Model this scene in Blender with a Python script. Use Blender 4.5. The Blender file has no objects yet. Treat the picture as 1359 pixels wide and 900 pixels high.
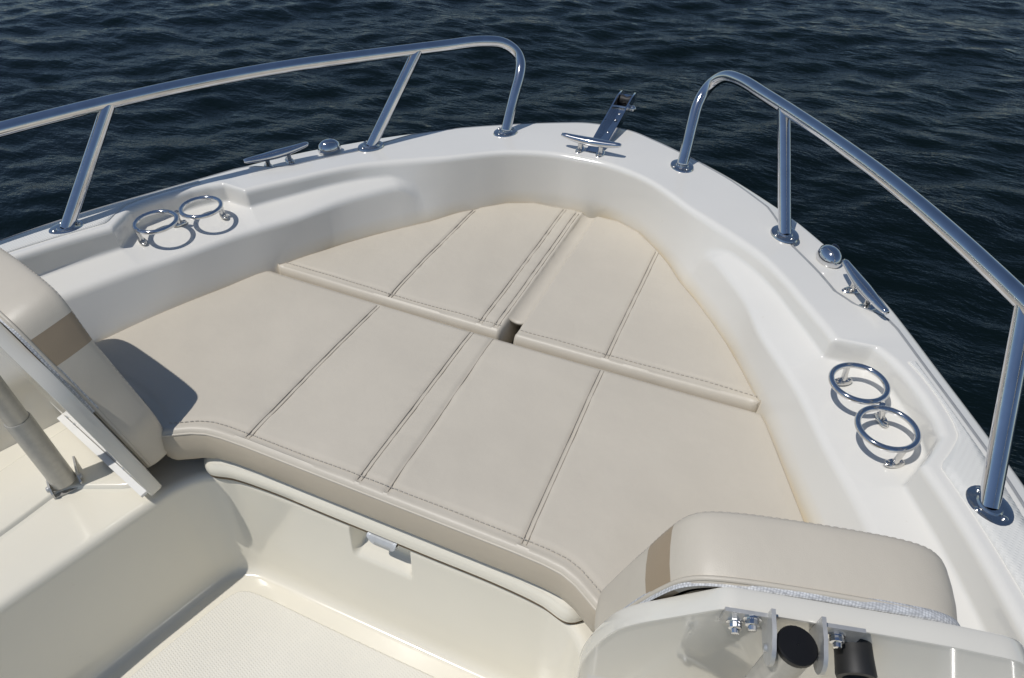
import bpy, bmesh, math, random
import numpy as np
from mathutils import Vector, Matrix, noise
random.seed(7); rng = np.random.default_rng(7)
S = 0.5            # metres per drawing unit
H = 1.70           # eye height above the water in metres
scene = bpy.context.scene
COL = scene.collection
def W(p): return Vector((p[0]*S, p[1]*S, p[2]*S + H))

# ------------------------------------------------------------------ materials
def nodemat(name):
    m = bpy.data.materials.new(name); m.use_nodes = True
    nt = m.node_tree; b = nt.nodes['Principled BSDF']
    return m, nt, b
def objcoord(nt):
    g = nt.nodes.new('ShaderNodeNewGeometry'); return g.outputs['Position']
def noise_node(nt, vec, scale, detail=4, rough=.55):
    n = nt.nodes.new('ShaderNodeTexNoise'); n.inputs['Scale'].default_value = scale
    n.inputs['Detail'].default_value = detail; n.inputs['Roughness'].default_value = rough
    nt.links.new(vec, n.inputs['Vector']); return n
def bump(nt, b, height, strength, dist, prev=None):
    bp = nt.nodes.new('ShaderNodeBump'); bp.inputs['Strength'].default_value = strength
    bp.inputs['Distance'].default_value = dist
    nt.links.new(height, bp.inputs['Height'])
    if prev is not None: nt.links.new(prev.outputs[0], bp.inputs['Normal'])
    nt.links.new(bp.outputs[0], b.inputs['Normal']); return bp
def ramp(nt, fac, c0, c1, p0=.35, p1=.65):
    r = nt.nodes.new('ShaderNodeValToRGB')
    r.color_ramp.elements[0].position = p0; r.color_ramp.elements[1].position = p1
    r.color_ramp.elements[0].color = (*c0, 1); r.color_ramp.elements[1].color = (*c1, 1)
    nt.links.new(fac, r.inputs['Fac']); return r.outputs['Color']
def gelcoat(name, c, rough=.2, var=.03, wave=.12):
    m, nt, b = nodemat(name); P = objcoord(nt)
    n = noise_node(nt, P, 3.2, 5); d = tuple(x*(1-var) for x in c)
    col = ramp(nt, n.outputs['Fac'], d, c)
    # faint scuffs and specks of dirt
    v = noise_node(nt, P, 41, 3, .7)
    sp = ramp(nt, v.outputs['Fac'], (1, 1, 1), (.86, .84, .79), .715, .76)
    mx = nt.nodes.new('ShaderNodeMix'); mx.data_type = 'RGBA'; mx.blend_type = 'MULTIPLY'
    mx.inputs['Factor'].default_value = .35
    nt.links.new(col, mx.inputs[6]); nt.links.new(sp, mx.inputs[7])
    nt.links.new(mx.outputs[2], b.inputs['Base Color'])
    b.inputs['Coat Weight'].default_value = .5; b.inputs['Coat Roughness'].default_value = .04
    r = noise_node(nt, P, 9, 4)
    mr = nt.nodes.new('ShaderNodeMapRange'); mr.inputs['To Min'].default_value = rough*.8; mr.inputs['To Max'].default_value = rough*1.4
    nt.links.new(r.outputs['Fac'], mr.inputs['Value']); nt.links.new(mr.outputs[0], b.inputs['Roughness'])
    w = noise_node(nt, P, 5, 2); bump(nt, b, w.outputs['Fac'], wave, .004)
    return m
def nonskid(name, c, pitch=.006):
    m, nt, b = nodemat(name); P = objcoord(nt)
    mp = nt.nodes.new('ShaderNodeMapping'); mp.inputs['Rotation'].default_value = (0, 0, math.radians(18))
    nt.links.new(P, mp.inputs['Vector'])
    hs = []
    for ax in ('X', 'Y'):
        wv = nt.nodes.new('ShaderNodeTexWave'); wv.bands_direction = ax
        wv.inputs['Scale'].default_value = .314/pitch * (1 if ax == 'X' else .6); wv.inputs['Distortion'].default_value = .3
        nt.links.new(mp.outputs[0], wv.inputs['Vector']); hs.append(wv.outputs['Fac'])
    ad = nt.nodes.new('ShaderNodeMath'); ad.operation = 'MULTIPLY'
    nt.links.new(hs[0], ad.inputs[0]); nt.links.new(hs[1], ad.inputs[1])
    n = noise_node(nt, P, 5, 5); col = ramp(nt, n.outputs['Fac'], tuple(x*.95 for x in c), c)
    nt.links.new(col, b.inputs['Base Color'])
    b.inputs['Roughness'].default_value = .45
    bump(nt, b, ad.outputs[0], .5, .0009)
    return m
def vinyl(name, c, rough=.42, soft=.5):
    m, nt, b = nodemat(name); P = objcoord(nt)
    n = noise_node(nt, P, 6, 5, .6)
    col = ramp(nt, n.outputs['Fac'], tuple(x*.95 for x in c), c)
    nt.links.new(col, b.inputs['Base Color'])
    b.inputs['Roughness'].default_value = rough
    b.inputs['Specular IOR Level'].default_value = .4
    big = noise_node(nt, P, 14, 3); b1 = bump(nt, b, big.outputs['Fac'], soft, .0035)
    v = nt.nodes.new('ShaderNodeTexVoronoi'); v.inputs['Scale'].default_value = 900
    nt.links.new(P, v.inputs['Vector']); bump(nt, b, v.outputs['Distance'], .25, .0004, b1)
    return m
def plain(name, c, rough=.4, metal=0., scale=60, amt=.1, spec=.5, dist=.0006):
    m, nt, b = nodemat(name); P = objcoord(nt)
    n = noise_node(nt, P, scale, 3)
    col = ramp(nt, n.outputs['Fac'], tuple(x*.9 for x in c), c)
    nt.links.new(col, b.inputs['Base Color'])
    b.inputs['Roughness'].default_value = rough; b.inputs['Metallic'].default_value = metal
    b.inputs['Specular IOR Level'].default_value = spec
    bump(nt, b, n.outputs['Fac'], amt, dist)
    return m
def weave(name, c):
    m, nt, b = nodemat(name); P = objcoord(nt)
    ck = nt.nodes.new('ShaderNodeTexVoronoi'); ck.inputs['Scale'].default_value = 330; ck.inputs['Randomness'].default_value = .25
    nt.links.new(P, ck.inputs['Vector'])
    col = ramp(nt, ck.outputs['Distance'], c, tuple(x*.55 for x in c), .2, .75)
    nt.links.new(col, b.inputs['Base Color']); b.inputs['Roughness'].default_value = .7
    bump(nt, b, ck.outputs['Distance'], .8, -.001)
    return m
M = {}
M['gel'] = gelcoat('white_gelcoat', (.80, .79, .755), .16)
M['geld'] = gelcoat('deck_gelcoat', (.80, .778, .72), .16)
def low_yellow_tint(m):  # yellower towards the foot of the inner wall, broken up by noise
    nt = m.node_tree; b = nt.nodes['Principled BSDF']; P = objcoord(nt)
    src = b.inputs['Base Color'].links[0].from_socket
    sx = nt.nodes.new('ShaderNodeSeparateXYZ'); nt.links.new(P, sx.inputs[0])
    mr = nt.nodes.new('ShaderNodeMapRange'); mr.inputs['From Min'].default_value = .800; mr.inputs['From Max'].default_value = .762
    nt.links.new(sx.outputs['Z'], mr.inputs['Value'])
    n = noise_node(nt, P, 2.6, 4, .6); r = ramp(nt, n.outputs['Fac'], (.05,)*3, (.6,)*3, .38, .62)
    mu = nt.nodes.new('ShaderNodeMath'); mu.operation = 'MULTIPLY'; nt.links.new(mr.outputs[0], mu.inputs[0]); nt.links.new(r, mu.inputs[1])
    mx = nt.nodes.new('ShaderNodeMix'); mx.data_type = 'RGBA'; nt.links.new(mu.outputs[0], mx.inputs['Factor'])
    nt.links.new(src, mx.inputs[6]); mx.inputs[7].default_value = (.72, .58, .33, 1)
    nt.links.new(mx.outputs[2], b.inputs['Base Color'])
low_yellow_tint(M['geld'])
M['gelc'] = gelcoat('cream_gelcoat', (.82, .775, .655), .16)
M['gelgloss'] = gelcoat('polished_gelcoat', (.75, .72, .64), .085, .02, .04)
M['skid'] = nonskid('deck_nonskid', (.77, .76, .715), .0045)
M['skidf'] = nonskid('sole_nonskid', (.78, .75, .665), .0045)
M['vin'] = vinyl('beige_vinyl', (.615, .56, .465))
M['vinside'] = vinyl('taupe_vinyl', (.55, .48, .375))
M['band'] = vinyl('brown_vinyl', (.36, .28, .19), .36)
M['thread'] = plain('grey_thread', (.46, .41, .34), .7)
M['lthread'] = plain('pale_thread', (.46, .42, .36), .7)
M['mesh'] = weave('white_mesh_fabric', (.72, .73, .74))
M['steel'] = plain('polished_steel', (.72, .725, .74), .09, 1., 30, .03)
M['castst'] = plain('cast_steel', (.70, .69, .67), .16, 1., 80, .08)
M['alu'] = plain('anodised_tube', (.50, .48, .43), .38, .35, 90, .1)
M['zinc'] = plain('zinc_plate', (.56, .56, .545), .42, .6, 120, .2)
M['rubber'] = plain('black_rubber', (.018, .018, .018), .55, 0, 70, .3)
M['cap'] = plain('black_plastic', (.008, .008, .009), .5, 0, 60, .1, .3)
M['latch'] = plain('grey_plastic', (.58, .60, .62), .35)
M['caulk'] = plain('caulk_line', (.30, .21, .12), .7)
M['groove_shade'] = plain('grey_groove_shade', (.30, .31, .32), .6)
M['dark'] = plain('dark_lens', (.01, .015, .03), .08)

# ------------------------------------------------------------------ object helpers
BOAT = None
def setp(o, label=None, cat=None, group=None, kind=None):
    if label: o['label'] = label
    if cat: o['category'] = cat
    if group: o['group'] = group
    if kind: o['kind'] = kind
    return o
def mk(name, V, F, mat, parent=None, smooth=True, label=None, mats=None, mi=None, auto=None):
    P = [W(v) for v in V]
    lo = Vector([min(p[i] for p in P) for i in range(3)]); hi = Vector([max(p[i] for p in P) for i in range(3)])
    c = Vector(((lo.x+hi.x)/2, (lo.y+hi.y)/2, lo.z))
    me = bpy.data.meshes.new(name); me.from_pydata([p-c for p in P], [], [list(f) for f in F])
    me.materials.append(mat)
    if mats:
        for x in mats: me.materials.append(x)
        if mi: me.polygons.foreach_set('material_index', mi)
    bm = bmesh.new(); bm.from_mesh(me); bmesh.ops.remove_doubles(bm, verts=bm.verts, dist=2e-5)
    bmesh.ops.recalc_face_normals(bm, faces=bm.faces)
    bm.to_mesh(me); bm.free()
    me.polygons.foreach_set('use_smooth', [smooth]*len(me.polygons))
    if auto is not None:
        me.set_sharp_from_angle(angle=math.radians(auto))
    o = bpy.data.objects.new(name, me); COL.objects.link(o)
    if parent is not None:
        o.parent = parent; o.location = c - worldloc(parent)
    else: o.location = c
    if label: o['label'] = label
    return o
def worldloc(o):
    l = Vector(o.location)
    while o.parent is not None:
        o = o.parent; l += o.location
    return l
class MB:
    def __init__(s): s.V = []; s.F = []; s.mi = []
    def add(s, V, F, m=0):
        n = len(s.V); s.V += [tuple(v) for v in V]; s.F += [tuple(i+n for i in f) for f in F]; s.mi += [m]*len(F); return s
    def grid(s, R, m=0, closeu=False, closev=False):
        nu, nv = len(R), len(R[0]); V = [p for r in R for p in r]; F = []
        for i in range(nu-(0 if closeu else 1)):
            for j in range(nv-(0 if closev else 1)):
                a, b_ = i, (i+1) % nu; c, d = j, (j+1) % nv
                F.append((a*nv+c, b_*nv+c, b_*nv+d, a*nv+d))
        return s.add(V, F, m)
    def tube(s, pts, r, n=16, m=0, cap=True, smoothn=0, closed=False, squash=None):
        pts = [Vector(p) for p in pts]
        rs = r if isinstance(r, (list, tuple)) else [r]*len(pts)
        if smoothn: pts = [Vector(p) for p in spline(pts, smoothn)]; rs = [rs[0]]*len(pts)
        N = len(pts); T = []
        for i in range(N):
            if closed: t = pts[(i+1) % N]-pts[i-1]
            else: t = pts[min(i+1, N-1)]-pts[max(i-1, 0)]
            T.append(t.normalized())
        up = Vector((0, 0, 1)) if abs(T[0].z) < .9 else Vector((1, 0, 0))
        u = T[0].cross(up).normalized(); R = []
        for i in range(N):
            u = (u - T[i]*u.dot(T[i])).normalized(); w = T[i].cross(u)
            R.append([pts[i] + (u*math.cos(a)*rs[i] + w*math.sin(a)*rs[i]*(squash or 1)) for a in [2*math.pi*k/n for k in range(n)]])
        base = len(s.V); s.grid(R, m, closeu=closed, closev=True)
        if cap and not closed:
            s.F.append(tuple(base+k for k in range(n))); s.mi.append(m)
            s.F.append(tuple(base+(N-1)*n+k for k in range(n))); s.mi.append(m)
        return s
    def lathe(s, c, axis, prof, n=24, m=0, sx=1., sy=1., xdir=None):
        """prof: (radius, height) list along axis"""
        c = Vector(c); a = Vector(axis).normalized()
        x = Vector(xdir) if xdir is not None else (Vector((0, 0, 1)) if abs(a.z) < .9 else Vector((1, 0, 0)))
        x = (x-a*x.dot(a)).normalized(); y = a.cross(x)
        R = [[c + a*h + x*(r*sx*math.cos(t)) + y*(r*sy*math.sin(t)) for t in [2*math.pi*k/n for k in range(n)]] for r, h in prof]
        return s.grid(R, m, closev=True)
    def box(s, c, X, Y, Z, m=0):
        c = Vector(c); X, Y, Z = Vector(X), Vector(Y), Vector(Z)
        V = [c+X*i+Y*j+Z*k for i in (-1, 1) for j in (-1, 1) for k in (-1, 1)]
        return s.add(V, [(0, 1, 3, 2), (4, 6, 7, 5), (0, 4, 5, 1), (2, 3, 7, 6), (0, 2, 6, 4), (1, 5, 7, 3)], m)
    def build(s, name, mat, parent=None, **k):
        return mk(name, s.V, s.F, mat, parent, mi=s.mi if k.get('mats') else None, **k)
def spline(P, n):
    P = [Vector(p) for p in P]; out = []
    for i in range(len(P)-1):
        p0 = P[i-1] if i > 0 else P[0]*2-P[1]; p1, p2 = P[i], P[i+1]; p3 = P[i+2] if i+2 < len(P) else P[-1]*2-P[-2]
        # centripetal-ish catmull
        def d(a, b): return max((a-b).length, 1e-6)**.5
        t0 = 0; t1 = t0+d(p0, p1); t2 = t1+d(p1, p2); t3 = t2+d(p2, p3)
        for k in range(n):
            t = t1+(t2-t1)*k/n
            A1 = p0*((t1-t)/(t1-t0))+p1*((t-t0)/(t1-t0)); A2 = p1*((t2-t)/(t2-t1))+p2*((t-t1)/(t2-t1)); A3 = p2*((t3-t)/(t3-t2))+p3*((t-t2)/(t3-t2))
            B1 = A1*((t2-t)/(t2-t0))+A2*((t-t0)/(t2-t0)); B2 = A2*((t3-t)/(t3-t1))+A3*((t-t1)/(t3-t1))
            out.append(B1*((t2-t)/(t2-t1))+B2*((t-t1)/(t2-t1)))
    out.append(P[-1]); return out
def bez_round(pts, rad, n=6):
    """polyline with rounded corners; rad per point; fixed topology"""
    out = [Vector(pts[0])]
    for i in range(1, len(pts)-1):
        p = Vector(pts[i]); a = Vector(pts[i-1])-p; b = Vector(pts[i+1])-p
        r = rad[i]; ra = min(r, a.length*.48); rb = min(r, b.length*.48)
        A = p + (a.normalized()*ra if a.length > 1e-9 else a); B = p + (b.normalized()*rb if b.length > 1e-9 else b)
        sa_ = a.normalized()*min(.006, a.length*.015+.0005); sb_ = b.normalized()*min(.006, b.length*.015+.0005)
        out.append(A+sa_)
        for k in range(n+1):
            t = k/n; out.append(A*(1-t)**2 + p*2*t*(1-t) + B*t*t)
        out.append(B+sb_)
    out.append(Vector(pts[-1])); return out
def mir(p, sd): return (p[0], p[1]*sd, p[2])

# ------------------------------------------------------------------ boat root
BOAT = bpy.data.objects.new('boat', None); COL.objects.link(BOAT); BOAT.location = (.7, 0, 0)
setp(BOAT, 'white fibreglass motorboat bow with chrome rails, seen from behind its beige sun pad', 'boat')

# ------------------------------------------------------------------ deck loft rows (port side, y > 0)
ROWS = [ # C0, C2, C3, C4, C5
 ((3.54,0),(3.01,0),None,None,(3.01,0)),
 ((3.525,.13),(3.005,.12),None,None,(3.01,.12)),
 ((3.47,.26),(2.975,.24),None,None,(2.985,.225)),
 ((3.40,.40),(2.92,.36),None,None,(2.93,.34)),
 ((3.31,.56),(2.84,.47),None,None,(2.83,.45)),
 ((3.20,.72),(2.745,.585),None,None,(2.73,.54)),
 ((3.05,.905),(2.665,.70),(2.65,.68),(2.62,.63),(2.62,.62)),
 ((2.93,1.035),(2.59,.805),(2.578,.785),(2.560,.728),(2.525,.70)),
 ((2.80,1.15),(2.50,.915),(2.49,.90),(2.460,.818),(2.425,.79)),
 ((2.62,1.30),(2.38,1.015),(2.375,1.007),(2.328,.912),(2.30,.885)),
 ((2.44,1.42),(2.25,1.105),(2.245,1.098),(2.165,.99),(2.14,.985)),
 ((2.29,1.50),(2.12,1.195),(2.115,1.187),(2.035,1.075),(2.01,1.06)),
 ((2.14,1.575),(1.98,1.28),(1.975,1.272),(1.905,1.163),(1.885,1.125)),
 ((1.87,1.71),(1.75,1.41),(1.745,1.402),(1.71,1.262),(1.685,1.220)),
 ((1.68,1.80),(1.58,1.505),(1.575,1.495),(1.53,1.365),(1.5,1.305)),
 ((1.45,1.885),(1.40,1.60),(1.395,1.59),(1.35,1.455),(1.31,1.385)),
 ((1.1,1.985),(1.08,1.735),(1.075,1.725),(1.04,1.59),(1.0,1.50)),
 ((.7,2.07),(.7,1.85),(.695,1.84),(.68,1.71),(.65,1.62)),
 ((.2,2.13),(.2,1.92),(.2,1.91),(.2,1.78),(.2,1.69)),
 ((-.6,2.15),(-.6,1.95),(-.6,1.94),(-.6,1.82),(-.6,1.73))]
def zdeck(x): return -1.605 + (3.2-min(x, 3.3))*.035
cur = {k: [] for k in range(5)}
for r in ROWS:
    c0, c2, c3, c4, c5 = r
    if c3 is None:
        c3 = tuple(c2[i]*.65+c5[i]*.35 for i in (0, 1)); c4 = tuple(c2[i]*.45+c5[i]*.55 for i in (0, 1))
    for k, c in enumerate((c0, c2, c3, c4, c5)): cur[k].append(Vector((c[0], c[1], 0)))
NS = 26
# mirrored head so that the tangent at the centreline is square
dense = []
for k in range(5):
    P = cur[k]; Q = [Vector((P[2].x, -P[2].y, 0)), Vector((P[1].x, -P[1].y, 0))] + P
    dense.append(spline(Q, NS)[2*NS:])
ND = len(dense[0])
def sstep(a, b, x):
    t = min(max((x-a)/(b-a), 0), 1); return t*t*(3-2*t)
rows3 = []; c1line = []; deckpan = []
for i in range(ND):
    c0, c2, c3, c4, c5 = (dense[k][i].copy() for k in range(5))
    led = sstep(6.15*NS, 7.25*NS, i)                     # the ledge opens up here
    zd = zdeck(c0.x); zd2 = zdeck(c2.x)+.004
    z5 = -1.868
    c3 = (c2*.65+c5*.35).lerp(c3, led); c4 = (c2*.45+c5*.55).lerp(c4, led)
    zw3 = zd2*.65 + z5*.35; zw4 = zd2*.45+z5*.55
    z3 = zw3*(1-led) + (-1.642)*led; z4 = zw4*(1-led) + (-1.676)*led
    # cup-holder recess: C2 and C3 pushed outboard
    x = c2.x
    w = 0.
    kx = [1.60,1.645,1.70,1.76,1.84,1.92,1.98,2.03,2.075,2.11]; kw = [0,.055,.115,.135,.145,.145,.135,.115,.0,0]
    w = float(np.interp(x, kx, kw))
    out = (c0-c2).normalized()
    c2 = c2+out*w; c3 = c3+out*w*1.0
    if w > 0: z3 = z3 + (-1.645-z3)*min(1, w/.10)
    # groove C1, bulging inboard round the cleat pad
    b = (c0-c2).normalized()
    g = .10
    bul = np.interp(c0.x, [2.28,2.34,2.42,2.50,2.80,2.90,3.02,3.2], [0,.01,.085,.115,.105,.07,.015,0])
    g += float(bul)
    c1 = c0-out*g; c1o = c0-out*(g-.014)
    c1line.append(c1)
    A = [ (c0-out*.035, zd-.22), (c0+out*.012, zd-.15), (c0+out*.014, zd-.115), (c0-out*.036, zd-.030), (c1o, zd-.016), (c1*.55+c1o*.45, zd-.034), (c1, zd-.001), (c2, zd2), (c3, z3), (c4, z4), (c5, z5), (c5-out*.05, -2.105)]
    pts = [Vector((p.x, p.y, z)) for p, z in A]
    rows3.append(bez_round(pts, [0, .01, .012, .022, .004, .003, .008, .026, .014, .024, .03, 0], 6))
    deckpan.append((c1, c2, zd, zd2, out))
full = [[mir(p, -1) for p in r] for r in reversed(rows3[1:])] + rows3
mb = MB(); mb.grid(full)
# smooth rows in recess slightly: handled by dense spacing
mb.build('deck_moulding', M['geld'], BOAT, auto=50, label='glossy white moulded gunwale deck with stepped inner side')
# hull outside
hull = []
for r in rows3:
    p = r[0]
    k = min(1, (3.54-p[0])/1.6); 
    row = []
    for t, zz, ins in ((0, p[2], 0), (.15, -1.95, .02), (.4, -2.4, .10), (.7, -3.0, .22), (.85, -3.35, .34), (1, -3.7, .6)):
        row.append(Vector((p[0]-(ins*1.9*(1-k)+.1*ins), p[1]*(1-ins*.6), zz)))
    hull.append(row)
fullh = [[mir(p, -1) for p in r] for r in reversed(hull[1:])] + hull
MB().grid(fullh).build('hull', M['gel'], BOAT, auto=40)
# rub rail
rr = [Vector((p.x, p.y, zdeck(p.x)-.185)) for p in dense[0][::6]]
rr = [mir(p, -1) for p in reversed(rr[1:])] + rr
MB().tube(rr, .022, 10, squash=1.3).build('rub_rail', M['gel'], BOAT)
sl_ = []
for i in range(0, ND, 3):
    c1, c2, zd, zd2, out = deckpan[i]; sl_.append(Vector((c1.x+out.x*.005, c1.y+out.y*.005, zd-.007)))
sl_ = [mir(p, -1) for p in reversed(sl_[1:])] + sl_
MB().tube(sl_, .0052, 6, cap=False).build('deck_seam', M['groove_shade'], BOAT)  # grey bead drawing the groove line, its shadow put into the colour
# nonskid panels on the side decks
def strip_panel(i0, i1, sd, fa, fb, name):
    R = []
    for i in range(i0, i1+1, 3):
        c1, c2, zd, zd2, out = deckpan[i]
        w = (c1-c2).length; f = []
        e0 = min(1, (i-i0)/18)**.5
        for t in (0, .003, .25, .5, .75, .997, 1):
            u = fa+(fb*e0+fa*(1-e0)-fa)*t if False else (fa/w) + (1-fa/w-fb/w)*t
            p = c2*(1-u)+c1*u; z = zd2*(1-u)+(zd-.001)*u
            R.append(None) if False else f.append((p.x, p.y*sd, z + (.0 if t in (0, 1) else .004)))
        R.append(f)
    m = MB(); m.grid(R); return m.build(name, M['skid'], BOAT)
for sd in (1, -1):
    strip_panel(int(12.1*NS), ND-1, sd, .05, .022, 'nonskid_panel')

# ------------------------------------------------------------------ cockpit liner: seat boxes, bench face, sole
PP = [(-.8,1.03),(.2,.985),(.40,.945),(.57,.898),(.74,.85),(.88,.81),(.975,.775),(1.045,.72),(1.083,.635),(1.092,.53),(1.092,.3),(1.092,0)]
half = [Vector((x, y, 0)) for x, y in PP]
hs = spline(half, 14)
path = hs + [Vector((p.x, -p.y, 0)) for p in reversed(hs[:-1])]
def nrm(path):
    N = []
    for i in range(len(path)):
        t = path[min(i+1, len(path)-1)]-path[max(i-1, 0)]; t.normalize(); N.append(Vector((t.y, -t.x, 0)))   # inward (towards the cockpit)
    return N
NN = nrm(path)
if NN[len(NN)//2].x > 0: NN = [-n for n in NN]
# resample densely across the bench so the finger pull can be modelled
ZF = -2.65
def liner_rows():
    rows = []
    npth = len(path)
    for i in range(npth):
        p = path[i]; n = NN[i]
        prof = bez_round([Vector((-.16, 0, -2.1)), Vector((0, 0, -2.1)), Vector((.045, 0, ZF)), Vector((.125, 0, ZF))], [0, .035, .075, 0], 8)
        # more samples down the wall
        rows.append((p, n, prof))
    return rows
LR = liner_rows()
R = [[Vector((p.x+n.x*q.x, p.y+n.y*q.x, q.z)) for q in prof] for p, n, prof in LR]
lin = MB()
# wall between the two fillets is dense for the pocket
def densify(row, ia, k):
    a, b = row[ia], row[ia+1]; return row[:ia+1] + [a.lerp(b, t/k) for t in range(1, k)] + row[ia+1:]
R = [densify(r, 11, 40) for r in R]
# dense in y between y=-.3 and .3
R2 = []
for i in range(len(R)-1):
    R2.append(R[i]); ym = (R[i][0].y+R[i+1][0].y)/2
    if abs(ym) < .32:
        k = 10
        for t in range(1, k): R2.append([a.lerp(b, t/k) for a, b in zip(R[i], R[i+1])])
R2.append(R[-1]); R = R2
def pocket(p):
    # pocket centre y=-.02, width .23, from the rim down to z -2.235
    if p.x < .9 or p.z < -2.34: return p
    e = 1-sstep(.098, .125, abs(p.y+.0))
    e *= sstep(-2.275, -2.225, p.z)
    return Vector((p.x+.055*e*(1 if p.z < -2.08 else 1), p.y, p.z))
R = [[pocket(p) if j > 2 else p for j, p in enumerate(r)] for r in R]
lin.grid(R)
# sole centre
inner = [r[-1] for r in R]
cc_ = Vector((.1, 0, ZF)); lin.grid([inner, [p.lerp(cc_, .08) for p in inner], [p.lerp(cc_, .5) for p in inner], [p.lerp(cc_, .999) for p in inner]])
# flat top out to the hull side
I5 = [r[-1] for r in rows3]
I5 = [Vector(mir(p, 1)) for p in reversed(I5)] + [Vector(mir(p, -1)) for p in I5[1:]]
outer = [r[0] for r in R]
def resamp(L, ts):
    d = [0]
    for i in range(1, len(L)): d.append(d[-1]+(L[i]-L[i-1]).length)
    tot = d[-1]; out = []
    for t in ts:
        x = t*tot; j = int(np.searchsorted(d, x)); j = min(max(j, 1), len(L)-1)
        u = (x-d[j-1])/max(d[j]-d[j-1], 1e-9); out.append(L[j-1].lerp(L[j], u))
    return out
ts = [i/160 for i in range(161)]
oa = resamp(outer, ts); ob = resamp(I5, ts)
for q in ob: q.z = -2.1
lin.grid([[a, a.lerp(b, .5), b] for a, b in zip(oa, ob)])
lin.build('cockpit_liner', M['gelc'], BOAT, auto=45, label='cream gelcoat bench front, side seat boxes and sunken cockpit floor')
# sole nonskid panel
pan = []
for q in inner: pan.append(q)
c = Vector((.1, 0, ZF))
P0 = [p + (c-p).normalized()*.022 for p in resamp(inner, [i/120 for i in range(121)])]
f = [(p.x, p.y, ZF+.004) for p in P0]; P1 = [(p.x, p.y, ZF) for p in [p - (c-p).normalized()*.006 for p in P0]]
m = MB(); m.add(f, [tuple(range(len(f)))]); m.grid([f, P1]); m.build('sole_panel', M['skidf'], BOAT, auto=30)
# hatch lid under the cushion
lidp = spline([Vector(p) for p in ((1.5,.84,0),(1.2,.80,0),(1.10,.755,0),(1.055,.70,0),(1.073,.60,0),(1.082,.45,0),(1.082,.2,0),(1.082,0,0))], 12)
lidp = lidp + [Vector((p.x, -p.y, 0)) for p in reversed(lidp[:-1])]
LN = nrm(lidp)
if LN[len(LN)//2].x > 0: LN = [-n for n in LN]
prof = bez_round([Vector((-.25, 0, -2.012)), Vector((-.035, 0, -2.012)), Vector((.0, 0, -2.05)), Vector((-.002, 0, -2.086)), Vector((-.06, 0, -2.09))], [0, .03, .025, .008, 0], 6)
m = MB(); m.grid([[Vector((p.x+n.x*q.x, p.y+n.y*q.x, q.z)) for q in prof] for p, n in zip(lidp, LN)])
lid = m.build('hatch_lid', M['gelc'], BOAT, auto=50, label='glossy white storage lid edge below the sun pad')
m = MB(); m.grid([[Vector((p.x+n.x*a-0, p.y+n.y*a, z)) for a, z in ((-.03, -2.088), (-.012, -2.0935), (-.006, -2.0995), (-.03, -2.1))] for p, n in zip(lidp, LN)])
m.build('gasket', M['caulk'], lid)
# latch tongue
m = MB(); Rr = []
for i in range(17):
    y = -.075+.115*i/16; e = abs(i-8)/8; dep = .035*(1-e**6)
    Rr.append([Vector((1.075+.03, y, -2.095)), Vector((1.083, y, -2.097)), Vector((1.078, y, -2.105-.2*dep)), Vector((1.078, y, -2.105-dep)), Vector((1.09, y, -2.112-dep)), Vector((1.12, y, -2.105-dep))])
m.grid(Rr); m.build('latch', M['latch'], BOAT, auto=60)

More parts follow.
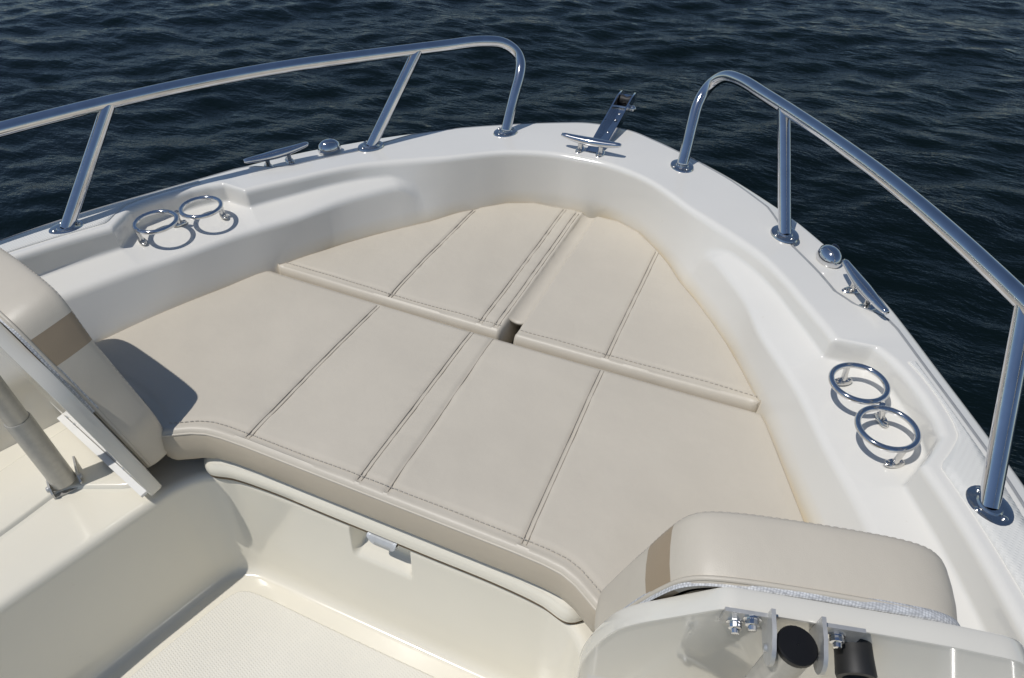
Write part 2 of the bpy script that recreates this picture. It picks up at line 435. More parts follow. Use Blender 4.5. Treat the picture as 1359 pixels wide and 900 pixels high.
# ------------------------------------------------------------------ seat pads
C5y = [(0,3.0),(.12,3.0),(.22,2.985),(.34,2.93),(.45,2.83),(.54,2.73),(.62,2.62),(.71,2.52),(.80,2.41),(.89,2.29),(.98,2.15),(1.055,2.02),(1.125,1.88),(1.22,1.68),(1.305,1.5),(1.385,1.30),(1.43,1.17)]
def c5x(y):
    return float(np.interp(abs(y), [a for a, _ in C5y], [b for _, b in C5y]))
ZT = -1.855; TH = .165
def pad(name, y0, y1, xf, xb, seams, rf=.035, thick=TH, puff=.018, ztop=ZT, edge_y=.02):
    ys = set(np.linspace(y0, y1, 110).tolist())
    for f in seams:
        ya = f(1.); 
        lo, hi = min(f(0.), f(1.)), max(f(0.), f(1.))
        for d in np.linspace(lo-.03, hi+.03, 26): 
            if y0 < d < y1: ys.add(float(d))
    for e in (0, .004, .009, .016, .026, .04): ys.add(y0+e); ys.add(y1-e)
    ys = sorted(ys); R = []
    for y in ys:
        a, b = xf(y), xb(y); b = max(b, a+.006)
        L = b-a
        e = min(y-y0, y1-y); r = edge_y
        k = 1 if e >= r else math.sqrt(max(0, 1-(1-e/r)**2))
        zt = ztop-(1-k)*.04; zb = ztop-thick+(1-k)*.02
        rr_ = min(rf, L*.3)
        insx = (1-k)*.02
        a += min(insx, L*.2); b -= min(insx, L*.2)
        prof = []
        prof += [(a+.035, zb), (a+.012, zb+.006), (a-.002, zb+.03), (a-.008, (zb+zt)/2), (a-.003, zt-rr_*1.1)]
        for t in (15, 35, 55, 75):
            t = math.radians(t); prof.append((a+rr_*(1-math.cos(t)), zt-rr_*(1-math.sin(t))))
        n = 84
        for i in range(n+1):
            u = i/n; x = a+rr_+(b-a-2*rr_)*u
            z = zt
            # crown and seam dips
            dx = min(x-a, b-x)
            z += puff*.5*(max(min(dx, .12), 0)/.12)**.5*k - puff*.5
            for f in seams:
                yy = f((x-1.09)/(.86) if xf(0) < 1.5 else (x-1.95)/1.0)
                q = (y-yy)/.0135; z += .0022*noise.noise(Vector((x*26, y*7, 4.4)))*math.exp(-((y-yy)/.045)**2)*k; z -= .0062*math.exp(-q*q)*k
            z += .0060*noise.noise(Vector((x*2.9, y*3.3, 2.1))) + .0020*noise.noise(Vector((x*8, y*9, .3)))
            q = (x-(a+.055))/.007; z -= .0035*math.exp(-q*q)
            prof.append((x, z))
        for t in (75, 55, 35, 15):
            t = math.radians(t); prof.append((b-rr_*(1-math.cos(t)), zt-puff*.5-(rr_)*(1-math.sin(t))))
        prof += [(b+.0, zb+.03), (b-.012, zb)]
        R.append([Vector((x, y, z)) for x, z in prof])
    m = MB(); m.grid(R); n = len(R[0])
    b0 = 0; m.F.append(tuple(range(n))); m.mi.append(0); m.F.append(tuple((len(R)-1)*n+k for k in range(n))); m.mi.append(0)
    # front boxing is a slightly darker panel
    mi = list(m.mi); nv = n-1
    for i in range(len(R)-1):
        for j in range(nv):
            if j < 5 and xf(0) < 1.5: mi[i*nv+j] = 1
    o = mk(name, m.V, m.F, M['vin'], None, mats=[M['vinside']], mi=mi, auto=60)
    def topz(x, y):
        a, b = xf(y), xb(y); dx = min(x-a, b-x)
        z = .0010 + ztop + puff*.5*(max(min(dx, .12), 0)/.12)**.5 - puff*.5
        z += .0060*noise.noise(Vector((x*2.9, y*3.3, 2.1))) + .0020*noise.noise(Vector((x*8, y*9, .3)))
        return z
    return o, topz
def dashes(pl, dash, gap, r, mat, name, parent, n=5):
    m = MB(); pl = [Vector(p) for p in pl]; d = [0]
    for i in range(1, len(pl)): d.append(d[-1]+(pl[i]-pl[i-1]).length)
    s0 = 0
    def at(x):
        j = min(max(int(np.searchsorted(d, x)), 1), len(pl)-1); u = (x-d[j-1])/max(d[j]-d[j-1], 1e-9); return pl[j-1].lerp(pl[j], u)
    while s0+dash < d[-1]:
        a, b = at(s0), at(s0+dash); up = Vector((0, 0, r*.5))
        m.tube([a-up*.9, a.lerp(b, .2)+up, a.lerp(b, .8)+up, b-up*.9], r, n, cap=False); s0 += dash+gap
    return m
def seamline(o, topz, f, x0, x1, offs, xa, xl, dip=.0085, mat='thread', r=.0017):
    m = MB()
    for off in offs:
        pl = []
        for i in range(61):
            x = x0+(x1-x0)*i/60; y = f((x-xa)/xl)+off
            q = off/.0135
            pl.append((x, y, topz(x, y)-.0062*math.exp(-q*q)+.0002))
        m.tube(pl, r, 5, cap=False)
    m.build('seam', M[mat], o)
# --- aft pad
def xf_aft(y):
    y = abs(y); return float(np.interp(y, [0,.5,.60,.66,.71,.75,.79,.83,.88,1.0,1.2,1.43], [1.088,1.088,1.085,1.078,1.060,1.036,1.012,1.015,1.05,1.085,1.13,1.16]))
def xb_aft(y):
    return min(1.952+.012*(abs(y)/1.07)**2, c5x(y)-.004)
sa = [lambda t: .512-.02*t, lambda t: .056-.002*t, lambda t: -.052+.012*t, lambda t: -.525+.033*t]
padA, tzA = pad('sun_pad_cushion', -1.412, 1.412, xf_aft, xb_aft, sa, rf=.03)
setp(padA, 'wide beige vinyl sun pad with curved front edge nearest the cockpit', 'cushion', 'bow sun pad cushions')
for f, offs in ((sa[0], (-.0075, .0075)), (sa[1], (-.0075, .0075)), (sa[2], (0,)), (sa[3], (-.0075, .0075))):
    seamline(padA, tzA, f, 1.122, 1.93, offs, 1.09, .86)
def edge_stitch(o, xf, tz, y0, y1, offs, name='stitching', zoff=0.):
    m = MB()
    for off, dash, gap in offs:
        pl = []
        for i in range(200):
            y = y0+(y1-y0)*i/199; x = xf(y)+off
            pl.append((x, y, tz(x, y)+zoff))
        mm = dashes(pl, dash, gap, .0017, None, '', None); m.add(mm.V, mm.F)
    m.build(name, M['lthread'], o)
def tz_round(tz, xf, rf):
    def g(x, y):
        d = x-xf(y)
        if d < rf:
            return ZT-.006*.0 - rf*(1-math.sqrt(max(0, 1-(1-d/rf)**2)))-.001
        return tz(x, y)
    return g
edge_stitch(padA, xf_aft, tz_round(tzA, xf_aft, .03), -.80, .80, ((.048, .011, .007),))
m = MB(); pl = [(xf_aft(y)+.004, y, ZT-.019) for y in np.linspace(-.84, .84, 120)]
m.tube(pl, .0045, 6, cap=False)
m.build('piping', M['vin'], padA)
# --- fore pads
def xf_f(y): return 1.968+.012*(abs(y)/1.07)**2+.05*max(0, (abs(y)-1.035)/.043)**2.2
def xb_f(y): return c5x(y)-.004-.012*max(0, 1-abs(abs(y)-.12)/.1)
sp = [lambda t: .482-.02*t, lambda t: .050+.003*t, lambda t: -.018+.002*t]
padP, tzP = pad('sun_pad_cushion', -.052, 1.078, xf_f, xb_f, sp, rf=.024)
setp(padP, 'beige port forward pad with triple seams, left of the centre split', 'cushion', 'bow sun pad cushions')
ss = [lambda t: -.487+.02*t]
padS, tzS = pad('sun_pad_cushion', -1.078, -.104, xf_f, xb_f, ss, rf=.024, ztop=ZT+.004)
setp(padS, 'beige starboard forward pad with a single double seam, right of the centre split', 'cushion', 'bow sun pad cushions')
seamline(padP, tzP, sp[0], 2.0, xb_f(.47)-.03, (-.0075, .0075), 1.95, 1.)
seamline(padP, tzP, sp[1], 2.0, 2.96, (-.0075, .0075), 1.95, 1.)
seamline(padP, tzP, sp[2], 2.0, 2.95, (-.009, .009), 1.95, 1.)
seamline(padS, lambda x, y: tzS(x, y), ss[0], 2.0, xb_f(.47)-.03, (-.0075, .0075), 1.95, 1.)
edge_stitch(padP, xf_f, tz_round(tzP, xf_f, .028), -.035, 1.05, ((.043, .011, .007),))
edge_stitch(padS, xf_f, tz_round(tzS, xf_f, .028), -1.05, -.12, ((.043, .011, .007),))
# hinge flap between the two fore pads
m = MB(); R_ = []
for i in range(50):
    x = 2.075+(2.965-2.075)*i/49
    R_.append([Vector((x, -.04-.075*t, ZT-.006-.016*math.sin(math.pi*t)**.7+.0015*noise.noise(Vector((x*20, t, 0))))) for t in np.linspace(0, 1, 12)])
Rb = [[p+Vector((0, 0, -.012)) for p in r] for r in R_]
m.grid(R_); m.grid(Rb); m.grid([[a, b] for a, b in zip(R_[0], Rb[0])])
m.build('hinge_flap', M['vin'], padP)

# ------------------------------------------------------------------ rails
TR = .0265
railp = [(-.6,2.12,-1.05),(.0,2.09,-1.09),(.6,2.04,-1.125),(1.1,1.95,-1.15),(1.5,1.805,-1.155),(1.852,1.617,-1.150),(2.172,1.428,-1.151),(2.46,1.244,-1.16),(2.712,1.069,-1.176),(2.928,.906,-1.190),(3.106,.757,-1.199),(3.246,.629,-1.205),(3.328,.548,-1.230),(3.362,.495,-1.278),(3.349,.466,-1.323),(3.305,.452,-1.372),(3.248,.452,-1.442),(3.191,.455,-1.525),(3.139,.456,-1.60)]
posts = [((1.52,1.655,-1.545),(1.872,1.605,-1.152)),((2.705,.984,-1.588),(3.00,.846,-1.196))]
POSTXY = []
def flange(m, c, sc=1.):
    c = Vector(c); ax = Vector((0, 0, 1))
    t = Vector((-.85, .52 if c.y > 0 else -.52, 0))
    m.lathe(c-Vector((0, 0, .004)), ax, [(.001, .0), (.060, .0), (.063, .004), (.060, .010), (.05, .012), (.034, .012), (.030, .017), (.001, .017)], 28, xdir=t, sx=1.06, sy=.86)
    tt = t.normalized(); nn = Vector((-tt.y, tt.x, 0))
    for a in (-.052, .052):
        for q in (-.016, .02):
            pass
    for (a, b) in ((-.047, .0), (.044, .010), (.010, -.041)):
        p = c+tt*a+nn*b+Vector((0, 0, .006)); m.lathe(p, ax, [(.009, 0), (.0085, .004), (.005, .007), (.001, .008)], 12)
for sd, nm in ((1, 'port'), (-1, 'starboard')):
    p = [mir(q, sd) for q in railp]
    m = MB(); m.tube(p, TR, 20, smoothn=8); 
    rail = m.build('bow_rail', M['steel'], BOAT, label='polished chrome handrail along the %s side of the bow' % nm)
    for a, b in posts:
        a, b = mir(a, sd), mir(b, sd)
        m = MB(); m.tube([a, b], TR*.96, 20, cap=False); m.build('post', M['steel'], rail)
        m = MB(); flange(m, a); m.build('flange', M['castst'], rail, auto=35)
    m = MB(); flange(m, mir((3.138,.456,-1.602), sd)); m.build('flange', M['castst'], rail, auto=35)

# ------------------------------------------------------------------ cleats
def cleat(a, b, zd, sh):
    a, b = Vector(a), Vector(b); c = (a+b)/2; d = (b-a).normalized(); L = (b-a).length/2
    m = MB(); pts = []; rs = []
    for i in range(25):
        t = -1+2*i/24; pts.append(c+d*(L*t)+Vector((0, 0, .010*t*t-.0))); rs.append(.0115+.013*(1-abs(t)**1.5)+ (.001 if abs(t) < .98 else -.002))
    m.tube(pts, rs, 14, squash=.8)
    bar = m.build('cleat', M['steel'], BOAT, label=sh)
    side = Vector((-d.y, d.x, 0))
    for s_ in (-1, 1):
        q = c+d*(.052*s_); m = MB()
        m.tube([(q.x, q.y, c.z), (q.x, q.y, (c.z+zd)/2), (q.x, q.y, zd+.012), (q.x, q.y, zd+.004)], [.015, .011, .013, .022], 12)
        m.lathe((q.x, q.y, zd-.002), (0, 0, 1), [(.001, 0), (.040, 0), (.041, .006), (.034, .012), (.018, .015), (.001, .015)], 20, xdir=side, sx=1, sy=.5)
        for e in (-1, 1):
            p = Vector((q.x, q.y, zd+.008))+side*(.027*e); m.lathe(p, (0, 0, 1), [(.009, 0), (.008, .005), (.001, .007)], 10)
        m.build('foot', M['castst'], bar, auto=40)
cleat((3.095,.135,-1.543), (3.094,-.165,-1.543), zdeck(3.1)+.003, 'chrome cleat across the bow tip')
for sd, nm in ((1, 'port'), (-1, 'starboard')):
    cleat((2.525,1.213*sd,-1.546), (2.255,1.373*sd,-1.546), zdeck(2.6)-.017, 'chrome cleat on the %s side deck' % nm)

# ------------------------------------------------------------------ side lights
for sd, nm in ((1, 'port'), (-1, 'starboard')):
    c = Vector((2.615, 1.165*sd, zdeck(2.7)-.014)); t = Vector((-.78, .62*sd, 0)).normalized()
    m = MB()
    m.lathe(c, (0, 0, 1), [(.001, -.004), (.056, -.004), (.058, .004), (.056, .018), (.048, .036), (.032, .048), (.016, .053), (.001, .054)], 32, xdir=t, sx=1.0, sy=.74)
    b = m.build('navigation_light', M['steel'], BOAT, auto=50, label='small domed chrome navigation light beside the %s cleat' % nm)
    m = MB(); oc = c + t*-.018 + Vector((.55*.03, sd*.83*.03, .036))
    m.lathe(oc, Vector((.35, .6*sd, .8)), [(.001, .012), (.014, .011), (.022, .006), (.025, -.006)], 20, xdir=t, sx=1.0, sy=.55)
    m.build('lens', M['dark'], b)

# ------------------------------------------------------------------ cup holders
for sd, nm in ((1, 'port'), (-1, 'starboard')):
    ra = Vector((1.738, 1.412, -1.577)); rf = Vector((1.905, 1.322, -1.577)); RR = .082
    zf = -1.648
    fp = [((1.722,1.455), ra), ((1.885,1.405), None), ((2.022,1.285), rf)]
    d = (rf-ra).normalized()
    # legs
    m = MB()
    legs = []
    e0 = ra-d*RR; e1 = rf+d*RR; mid = (ra+rf)/2
    side = Vector((-d.y, d.x, 0)); 
    if side.y < 0: side = -side
    specs = [(e0*1.0+side*.01, e0+Vector((.012, .004, 0))), (e1, e1+Vector((.0, .004, 0))), (mid+side*.03, mid+side*.052)]
    base = None
    for k, (tp, ft) in enumerate(specs):
        m = MB(); a = Vector(mir((tp.x, tp.y, -1.577), sd)); f_ = Vector(mir((ft.x, ft.y, zf), sd))
        m.tube([a, a.lerp(f_, .5), f_], [.009, .009, .010], 10)
        sdv = Vector(mir(side, sd))
        m.lathe(f_-Vector((0, 0, .003)), (0, 0, 1), [(.001, 0), (.031, 0), (.031, .006), (.024, .011), (.001, .012)], 18, xdir=sdv if k < 2 else Vector(mir(d, sd)), sx=1, sy=.5)
        for e in (-1, 1):
            pv = f_ + (sdv if k < 2 else Vector(mir(d, sd)))*(.021*e)+Vector((0, 0, .005)); m.lathe(pv, (0, 0, 1), [(.008, 0), (.007, .004), (.001, .006)], 10)
        legs.append(m)
    M0 = MB()
    M0.add(legs[2].V, legs[2].F)
    holder = M0.build('cup_holder', M['castst'], BOAT, auto=40, label='twin chrome cup-holder rings in the %s gunwale recess' % nm)
    for k in (0, 1): legs[k].build('leg', M['castst'], holder, auto=40)
    for c in (ra, rf):
        m = MB(); c = Vector(mir(c, sd))
        m.tube([c+Vector((math.cos(a)*RR, math.sin(a)*RR, 0)) for a in [2*math.pi*i/48 for i in range(48)]], .0095, 12, closed=True)
        m.build('ring', M['steel'], holder)

# ------------------------------------------------------------------ bow roller
m = MB(); zr = zdeck(3.2)+.004
def chan(x, y, w, z0, h): return [Vector((x, y+w, z0+h)), Vector((x, y+w, z0)), Vector((x, y-w, z0)), Vector((x, y-w, z0+h))]
R_ = []
for x, z, w, h in ((3.10, zr, .036, .004), (3.18, zr, .037, .02), (3.30, zr+.006, .038, .04), (3.45, zr+.022, .038, .055), (3.56, zr+.045, .038, .06), (3.635, zr+.062, .037, .045), (3.67, zr+.07, .034, .02)):
    y = -.03
    pts = chan(x, y, w, z, h); inn = chan(x, y, w-.006, z+.006, h-.004)
    R_.append([Vector((x, y+w+.004, z+h)), pts[1]+Vector((0, .003, 0)), pts[2]-Vector((0, .003, 0)), Vector((x, y-w-.004, z+h)), Vector((x, y-w+.004, z+h)), inn[2], inn[1], Vector((x, y+w-.004, z+h))])
m.grid(R_, closev=True)
rol = m.build('bow_roller', M['steel'], BOAT, auto=40, label='dark reflective anchor roller channel projecting over the bow')
m = MB(); m.lathe((3.60, -.062, zr+.075), (0, 1, 0), [(.001, 0), (.02, .0), (.026, .006), (.016, .03), (.026, .058), (.02, .064), (.001, .064)], 20); m.build('roller', M['rubber'], rol)
m = MB(); m.lathe((3.55, -.072, zr+.055), (0, -1, 0), [(.016, 0), (.018, .008), (.016, .02), (.008, .027), (.001, .03)], 16); m.tube([(3.55, .02, zr+.055), (3.55, -.08, zr+.055)], .006, 8); m.build('pin', M['castst'], rol, auto=40)
for x in (3.18, 3.32, 3.44, 3.5):
    m = MB(); m.lathe((x, -.03, zr+.008+max(0, x-3.28)*.13), (0, 0, 1), [(.009, 0), (.008, .003), (.001, .005)], 10)
    m.build('screw', M['castst'], rol)

# ------------------------------------------------------------------ backrests (flip-up seat backs)
ang = math.radians(14); LEAN = math.radians(10)
def frame(sd):
    n = Vector((math.cos(LEAN)*math.cos(ang), -math.cos(LEAN)*math.sin(ang)*sd, math.sin(LEAN)))
    h = Vector((math.sin(ang), math.cos(ang)*sd, 0)); v = Vector((-math.sin(LEAN)*math.cos(ang), math.sin(LEAN)*math.sin(ang)*sd, math.cos(LEAN)))
    O = Vector((.93, .775*sd, -2.05)); return O, h, v, n
def closed_spline(P, n):
    Q = [P[-2], P[-1]] + P + [P[0], P[1]]
    out = spline([Vector((a, b, 0)) for a, b in Q], n); return out[2*n: -2*n][: len(P)*n] if False else out[2*n:(2+len(P))*n]
def round_poly(P, rad, n=7):
    out = []
    N = len(P)
    for i in range(N):
        p = Vector((*P[i], 0)); a = Vector((*P[i-1], 0))-p; b = Vector((*P[(i+1) % N], 0))-p
        ra = min(rad[i], a.length*.48); rb = min(rad[i], b.length*.48)
        A = p+a.normalized()*ra; B = p+b.normalized()*rb
        for k in range(n+1):
            t = k/n; out.append(A*(1-t)**2+p*2*t*(1-t)+B*t*t)
    # subdivide long edges
    res = []
    for i in range(len(out)):
        a, b = out[i], out[(i+1) % len(out)]; res.append(a); k = int((b-a).length/.03)
        for j in range(1, k+1): res.append(a.lerp(b, j/(k+1)))
    return res
def inset(L, d):
    out = []; N = len(L)
    area = sum(L[i].x*L[(i+1) % N].y-L[(i+1) % N].x*L[i].y for i in range(N)); sg = 1 if area > 0 else -1
    for i in range(N):
        t = (L[(i+1) % N]-L[i-1]).normalized(); out.append(L[i]+Vector((-t.y, t.x, 0))*d*sg)
    return out
BO = [(.004,-.005),(.0,.10),(.008,.24),(.045,.432),(.085,.548),(.20,.674),(.272,.753),(.45,.748),(.69,.738),(.85,.715),(.885,.56),(.845,.40),(.78,.22),(.665,-.005)]
BR = [.02,.05,.12,.1,.1,.12,.025,.05,.05,.06,.1,.1,.1,.03]
CO = [(.05,.06),(.035,.26),(.13,.575),(.20,.722),(.30,.744),(.50,.741),(.685,.728),(.755,.665),(.775,.45),(.70,.22),(.60,.06)]
CR = [.03,.04,.15,.06,.1,.05,.12,.15,.1,.1,.06]
for sd, nm in ((1, 'port'), (-1, 'starboard')):
    O, h, v, n = frame(sd)
    def PT(a, b, c): return O+h*a+v*b+n*c
    L0 = round_poly(BO, BR)
    prof = [(.30,-.0),(.06,0),(.012,0),(.004,-.003),(0,-.010),(0,-.044),(.0012,-.0475),(.0045,-.0485),(.0055,-.0485),(.0065,-.0465),(.010,-.0465)]
    m = MB(); R_ = []
    for d_, c_ in prof[1:]:
        R_.append([PT(q.x, q.y, c_) for q in (inset(L0, d_) if d_ else L0)])
    m.grid(R_, closev=True)
    k = len(L0); m.F.append(tuple(range(k))); m.mi.append(0); m.F.append(tuple((len(R_)-1)*k+i for i in range(k))); m.mi.append(0)
    board = m.build('backrest', M['gelgloss'], BOAT, auto=35, label='raised white flip-up seat back on the %s side' % nm)
    # cushion
    CL = round_poly(CO, CR)
    def th(b): return float(np.interp(b, [0, .2, .55, .76], [.095, .128, .142, .172]))
    rings = []
    base = .003
    profc = [(.02,0.),(.002,.02),(-.002,.12),(-.006,.35),(-.006,.6),(-.003,.84),(.001,.93),(.006,.975),(.014,.995),(.03,1.005),(.09,1.02),(.16,1.03),(.24,1.035)]
    def cpt(q, d_, fr, b): return PT(q.x, q.y, base+th(b)*fr)
    for d_, fr in profc:
        L = inset(CL, d_)
        rings.append([cpt(L[i], d_, fr, L[i].y) + n*(.002*noise.noise(Vector((L[i].x*12, L[i].y*12, fr*3+sd)))) for i in range(len(L))])
    vals = []
    kk = len(CL); mb_ = MB(); mbb = MB()
    for j in range(len(rings)-1):
        for i in range(kk):
            q0 = CL[i]; q1 = CL[(i+1) % kk]
            # slanted band crossing the inboard flank only as a stripe across the pad
            yb = (q0.y+q1.y)/2; inband = .565 < yb < .665 and q0.x < .4
            tgt = mbb if inband else mb_
            tgt.add([rings[j][i], rings[j][(i+1) % kk], rings[j+1][(i+1) % kk], rings[j+1][i]], [(0, 1, 2, 3)])
    mb_.add([p for p in rings[-1]], [tuple(range(kk))])
    mb_.add([PT(q.x, q.y, base) for q in inset(CL, .03)], [tuple(range(kk))])
    cu = mb_.build('backrest_cushion', M['vin'], board, label='padded beige cushion on the %s seat back' % nm, auto=70)
    mbb.build('accent_band', M['band'], cu, auto=70) if False else None
    mbb.build('accent_band', M['band'], board, auto=70)
    # stitching along the front edge
    L = inset(CL, .022); i_ok = [i for i in range(kk) if CL[i].y > .08]
    # order so that the line is continuous from bottom inboard over the top
    i0 = next(i for i in range(kk) if CL[i].y > .08 and CL[i-1].y <= .08)
    seq = [(i0+j) % kk for j in range(len(i_ok))]
    m = MB()
    for ins_, dash, gap in ((.007, .011, .006), (.020, .011, .006)):
        L = inset(CL, ins_); fr = float(np.interp(ins_, [.006, .014, .03], [.975, .995, 1.005]))
        mm = dashes([cpt(L[i], 0, fr, L[i].y)-n*.001 for i in seq], dash, gap, .0017, None, '', None); m.add(mm.V, mm.F)
    m.build('stitching', M['lthread'], cu)
    # piping along the rear edge and white mesh trim between board and pad
    L = inset(CL, .0); pl = [PT(L[i].x, L[i].y, base+.012) for i in seq]
    m = MB(); m.tube(pl, .006, 6, cap=False); m.build('piping', M['vin'], cu)
    seq2 = [i for i in seq if CL[i].y > .40]
    L = inset(CL, -.006); m = MB(); R_ = []
    for i in seq2:
        q = L[i]; wv = .004*noise.noise(Vector((q.x*14, q.y*14, 5)))
        wv += .012*max(0, (q.x-.2)/.5) - .004;  R_.append([PT(q.x, q.y, .0)-v*.01, PT(q.x, q.y, .003)+v*(-.006+wv), PT(q.x, q.y, .014)+v*(-.006+wv), PT(q.x, q.y, .024)+v*(-.008+wv*.5), PT(CL[i].x, CL[i].y, .03)-v*.012])
    m.grid(R_); m.build('mesh_trim', M['mesh'], cu)
    # strut
    top = Vector((.803, 1.218*sd, -1.321)); low = Vector((.812, 1.14*sd, -2.065)); dd = (top-low).normalized()
    m = MB(); j = low.lerp(top, .42)
    m.tube([low, j-dd*.004, j], [.041, .041, .0395], 24)
    m.tube([j, top], .036, 24)
    st = m.build('strut', M['alu'], board, auto=40, label='telescoping grey tube propping the %s seat back' % nm)
    m = MB(); m.lathe(top-dd*.012, dd, [(.037, 0), (.0385, .004), (.0385, .014), (.036, .017), (.001, .018)], 28); m.build('end_cap', M['cap'], st, auto=35)
    # top brackets: webs beside the tube, flanges bolted to the board
    rel = top-O; a0 = rel.dot(h); b0 = rel.dot(v)-.016; c0 = rel.dot(n)
    for s_ in (-1, 1):
        m = MB()
        wa = a0+.046*s_
        R_ = []
        pf = [(-.050, -.048), (-.050, .048)]
        # web as rounded plate
        outl = [(-.047, .042), (-.09, .042)] + [(c0-.0+(-.036)*math.cos(t) if False else -.105-.035*math.sin(t), .036*math.cos(t)) for t in [math.pi*k_/8 for k_ in range(9)]] + [(-.09, -.042), (-.047, -.042)]
        A_ = [PT(wa-.004, b0+b_, c_) for c_, b_ in outl]; B_ = [PT(wa+.004, b0+b_, c_) for c_, b_ in outl]
        m.grid([A_, B_], closev=True); m.add(A_, [tuple(range(len(A_)))]); m.add(B_, [tuple(range(len(B_)))])
        m.box(PT(wa+.042*s_, b0-.022, -.051), h*.042, v*.036, n*.004)
        bl = ((.028, .018), (.052, -.012)) if s_*sd*(-1) < 0 or True else ()
        for da, db in ((.03, .018), (.056, -.014)) if s_ == -1 else ((.04, .0),):
            mbolt = MB(); mbolt.lathe(PT(wa+da*s_, b0-.022+db, -.055), -n, [(.001, 0), (.018, 0), (.018, .003), (.0135, .0035), (.0135, .014), (.009, .016), (.008, .024), (.001, .025)], 6 if False else 12)
            mbolt.build('bolt', M['steel'], board, auto=25)
        m.build('bracket', M['zinc'], board, auto=30)
    m = MB(); m.tube([PT(a0-.055, b0-.01, -.105), PT(a0+.055, b0-.01, -.105)], .008, 10); m.build('pin', M['zinc'], st)
    # foot bracket on the seat box
    m = MB(); dirb = Vector((.50, .86*sd, 0)).normalized(); sb = Vector((-dirb.y, dirb.x, 0)); fc = Vector((.812, 1.14*sd, -2.097))
    m.box(fc+dirb*.06+Vector((0, 0, .003)), dirb*.095, sb*.042, Vector((0, 0, .003)))
    for s_ in (-1, 1):
        cc = fc+sb*(.047*s_)
        outl = [(-.035, .0), (-.038, .028), (-.022, .048), (.005, .050), (.12, .018), (.13, .0)]
        A_ = [cc+dirb*a_+Vector((0, 0, z_))+sb*.003 for a_, z_ in outl]; B_ = [p_-sb*.006 for p_ in A_]
        m.grid([A_, B_], closev=True); m.add(A_, [tuple(range(6))]); m.add(B_, [tuple(range(6))])
        m.lathe(cc+dirb*-.012+Vector((0, 0, .034)), sb*s_, [(.001, .012), (.009, .012), (.012, .008), (.012, .002)], 14)
    m.build('foot_bracket', M['zinc'], st, auto=30)
    # rubber stop on the board
    rel = Vector((.884, 1.337*sd, -1.374))-O; a1, b1 = rel.dot(h), rel.dot(v)
    m = MB(); m.lathe(PT(a1, b1-.034, -.04), -n, [(.036, 0), (.036, .03), (.038, .066), (.036, .072), (.026, .073), (.022, .062), (.001, .060)], 28); m.build('rubber_stop', M['rubber'], board, auto=40)
    # hinge screws low on the board
    for a_, b_ in ((.105, .045), (.135, .065), (.155, .04), (.52, .03), (.55, .05)):
        m = MB(); m.lathe(PT(a_, b_, -.046), -n, [(.008, 0), (.007, .003), (.001, .004)], 10)
        m.build('screw', M['zinc'], board)
    # hinge strip joining board to seat box
    m = MB(); m.box(PT(.33, -.03, -.03), h*.27, v*.022, n*.006); m.box(PT(.33, .008, -.060), h*.30, v*.006, n*.012)
    m.build('hinge', M['gel'], board, auto=30)
    # seat box top: raised bead and shallow tray under the board
    m = MB()
    tr = [(.30,1.235),(.56,1.175),(.80,1.145),(.895,.935),(.945,.885),(1.0,.99),(1.09,1.27),(1.05,1.36),(.86,1.40),(.30,1.48)]
    tl = round_poly(tr, [.03,.2,.06,.03,.03,.1,.05,.05,.05,.03])
    R_ = []
    for d_, z_ in ((-.02, -2.1005), (-.005, -2.097), (0, -2.088), (.004, -2.084), (.010, -2.0825)):
        R_.append([Vector((q.x, q.y*sd, z_)) for q in inset(tl, d_)])
    m.grid(R_, closev=True); kq = len(tl); m.F.append(tuple(4*kq+i for i in range(kq))); m.mi.append(0)
    m.build('seat_box_panel', M['gelc'], BOAT, auto=35)

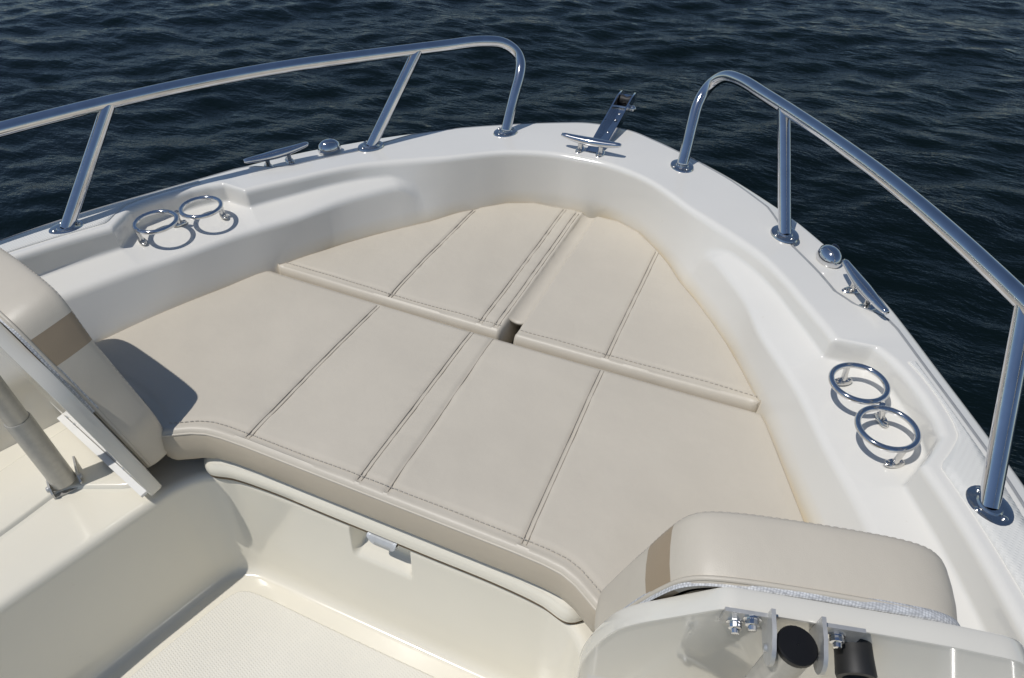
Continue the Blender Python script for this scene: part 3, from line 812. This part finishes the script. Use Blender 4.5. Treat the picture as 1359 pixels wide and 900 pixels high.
# ------------------------------------------------------------------ water
def wave_h(X, Y):
    Z = np.zeros_like(X); r = np.random.default_rng(3)
    for L, A, n_, spread in ((2.3, .012, 10, .6), (.95, .0075, 16, .75), (.42, .0054, 24, .8), (.20, .0028, 34, .9), (.11, .0011, 34, 1.)):
        for _ in range(n_):
            l = L*r.uniform(.65, 1.5); th = math.radians(26) + r.normal(0, spread*.55); k = 2*math.pi/l
            ph = r.uniform(0, 6.283); a = A*r.uniform(.4, 1.2)/math.sqrt(n_)*1.6
            s_ = np.sin(k*(X*math.cos(th)+Y*math.sin(th))+ph)
            Z += a*(s_ + .25*np.cos(2*k*(X*math.cos(th)+Y*math.sin(th))+2*ph))
    return Z
def water():
    xs = np.concatenate([np.arange(-1.2, 13.0, .032)]); ys = np.arange(-8.5, 10.5, .036)
    xs = np.concatenate([[-400, -60, -10], xs, [14, 17, 30, 100, 700]]); ys = np.concatenate([[-700, -90, -20], ys, [13, 25, 100, 700]])
    X, Y = np.meshgrid(xs, ys, indexing='ij'); Z = wave_h(X, Y)
    fade = np.clip((14-X)/2, 0, 1)*np.clip((X+3)/1.5, 0, 1)*np.clip((11-np.abs(Y-1))/1.2, 0, 1)
    Z = Z*fade
    nx, ny = X.shape
    V = np.stack([X, Y, Z], -1).reshape(-1, 3)
    idx = np.arange(nx*ny).reshape(nx, ny)
    F = np.stack([idx[:-1, :-1], idx[1:, :-1], idx[1:, 1:], idx[:-1, 1:]], -1).reshape(-1, 4)
    me = bpy.data.meshes.new('water')
    me.vertices.add(len(V)); me.vertices.foreach_set('co', V.ravel())
    me.loops.add(F.size); me.loops.foreach_set('vertex_index', F.ravel())
    me.polygons.add(len(F)); me.polygons.foreach_set('loop_start', np.arange(0, F.size, 4)); me.polygons.foreach_set('loop_total', np.full(len(F), 4))
    me.update(); me.validate(); me.polygons.foreach_set('use_smooth', [True]*len(F))
    o = bpy.data.objects.new('water', me); COL.objects.link(o); o['kind'] = 'structure'; o['label'] = 'dark blue rippled water around the boat'
    m, nt, b = nodemat('water'); P = objcoord(nt)
    b.inputs['Base Color'].default_value = (.003, .0065, .0065, 1)
    b.inputs['Roughness'].default_value = .07; b.inputs['IOR'].default_value = 1.333; b.inputs['Specular IOR Level'].default_value = .33; b.inputs['Specular Tint'].default_value = (.42, .80, 1, 1)
    mp = nt.nodes.new('ShaderNodeMapping'); mp.inputs['Scale'].default_value = (1.0, .42, 1); mp.inputs['Rotation'].default_value = (0, 0, math.radians(-26))
    nt.links.new(P, mp.inputs['Vector'])
    n1 = noise_node(nt, mp.outputs[0], 9, 5, .6); b1 = bump(nt, b, n1.outputs['Fac'], .55, .035)
    n2 = noise_node(nt, mp.outputs[0], 34, 3, .6); bump(nt, b, n2.outputs['Fac'], .4, .008, b1)
    me.materials.append(m)
water()

# ------------------------------------------------------------------ light
w = bpy.data.worlds.new('World'); scene.world = w; w.use_nodes = True
nt = w.node_tree; bg = nt.nodes['Background']
sky = nt.nodes.new('ShaderNodeTexSky'); sky.sky_type = 'NISHITA'; sky.sun_disc = False
D = Vector((.35, -.32, -1.)).normalized()          # direction the light travels
el = math.asin(-D.z); az = math.atan2(-D.x, -D.y)   # compass-like, from +Y towards +X
sky.sun_elevation = el; sky.sun_rotation = az
sky.air_density = 1.0; sky.dust_density = .25; sky.ozone_density = 1.1; sky.altitude = 1500
nt.links.new(sky.outputs[0], bg.inputs['Color']); bg.inputs['Strength'].default_value = .084
sl = bpy.data.lights.new('sun', 'SUN'); sl.energy = 3.15; sl.angle = math.radians(.53); sl.color = (1, .97, .93)
so = bpy.data.objects.new('sun', sl); COL.objects.link(so); so.location = (0, 0, 20)
so.rotation_euler = D.to_track_quat('-Z', 'Y').to_euler()

# ------------------------------------------------------------------ camera
F_, yaw, pit, rol_ = 953.738414, 0.426999506, 0.713498775, 0.00691783322
cp, spn, cq, sq = math.cos(yaw), math.sin(yaw), math.cos(pit), math.sin(pit)
f = Vector((cp*cq, spn*cq, -sq)); l = Vector((-spn, cp, 0)); u = f.cross(l)
l2 = l*math.cos(rol_)+u*math.sin(rol_); u2 = l*(-math.sin(rol_))+u*math.cos(rol_)
cam = bpy.data.cameras.new('camera'); cam.sensor_width = 36; cam.lens = F_/1359*36; cam.clip_end = 3000; cam.clip_start = .02
co = bpy.data.objects.new('camera', cam); COL.objects.link(co)
mt = Matrix((-l2, u2, -f)).transposed().to_4x4(); mt.translation = W((0, -1, 0)); co.matrix_world = mt
scene.camera = co
scene.render.engine = 'CYCLES'
scene.view_settings.view_transform = 'Standard'; scene.view_settings.look = 'None'
scene.view_settings.gamma = 1; scene.view_settings.exposure = -.22; scene.view_settings.use_curve_mapping = False
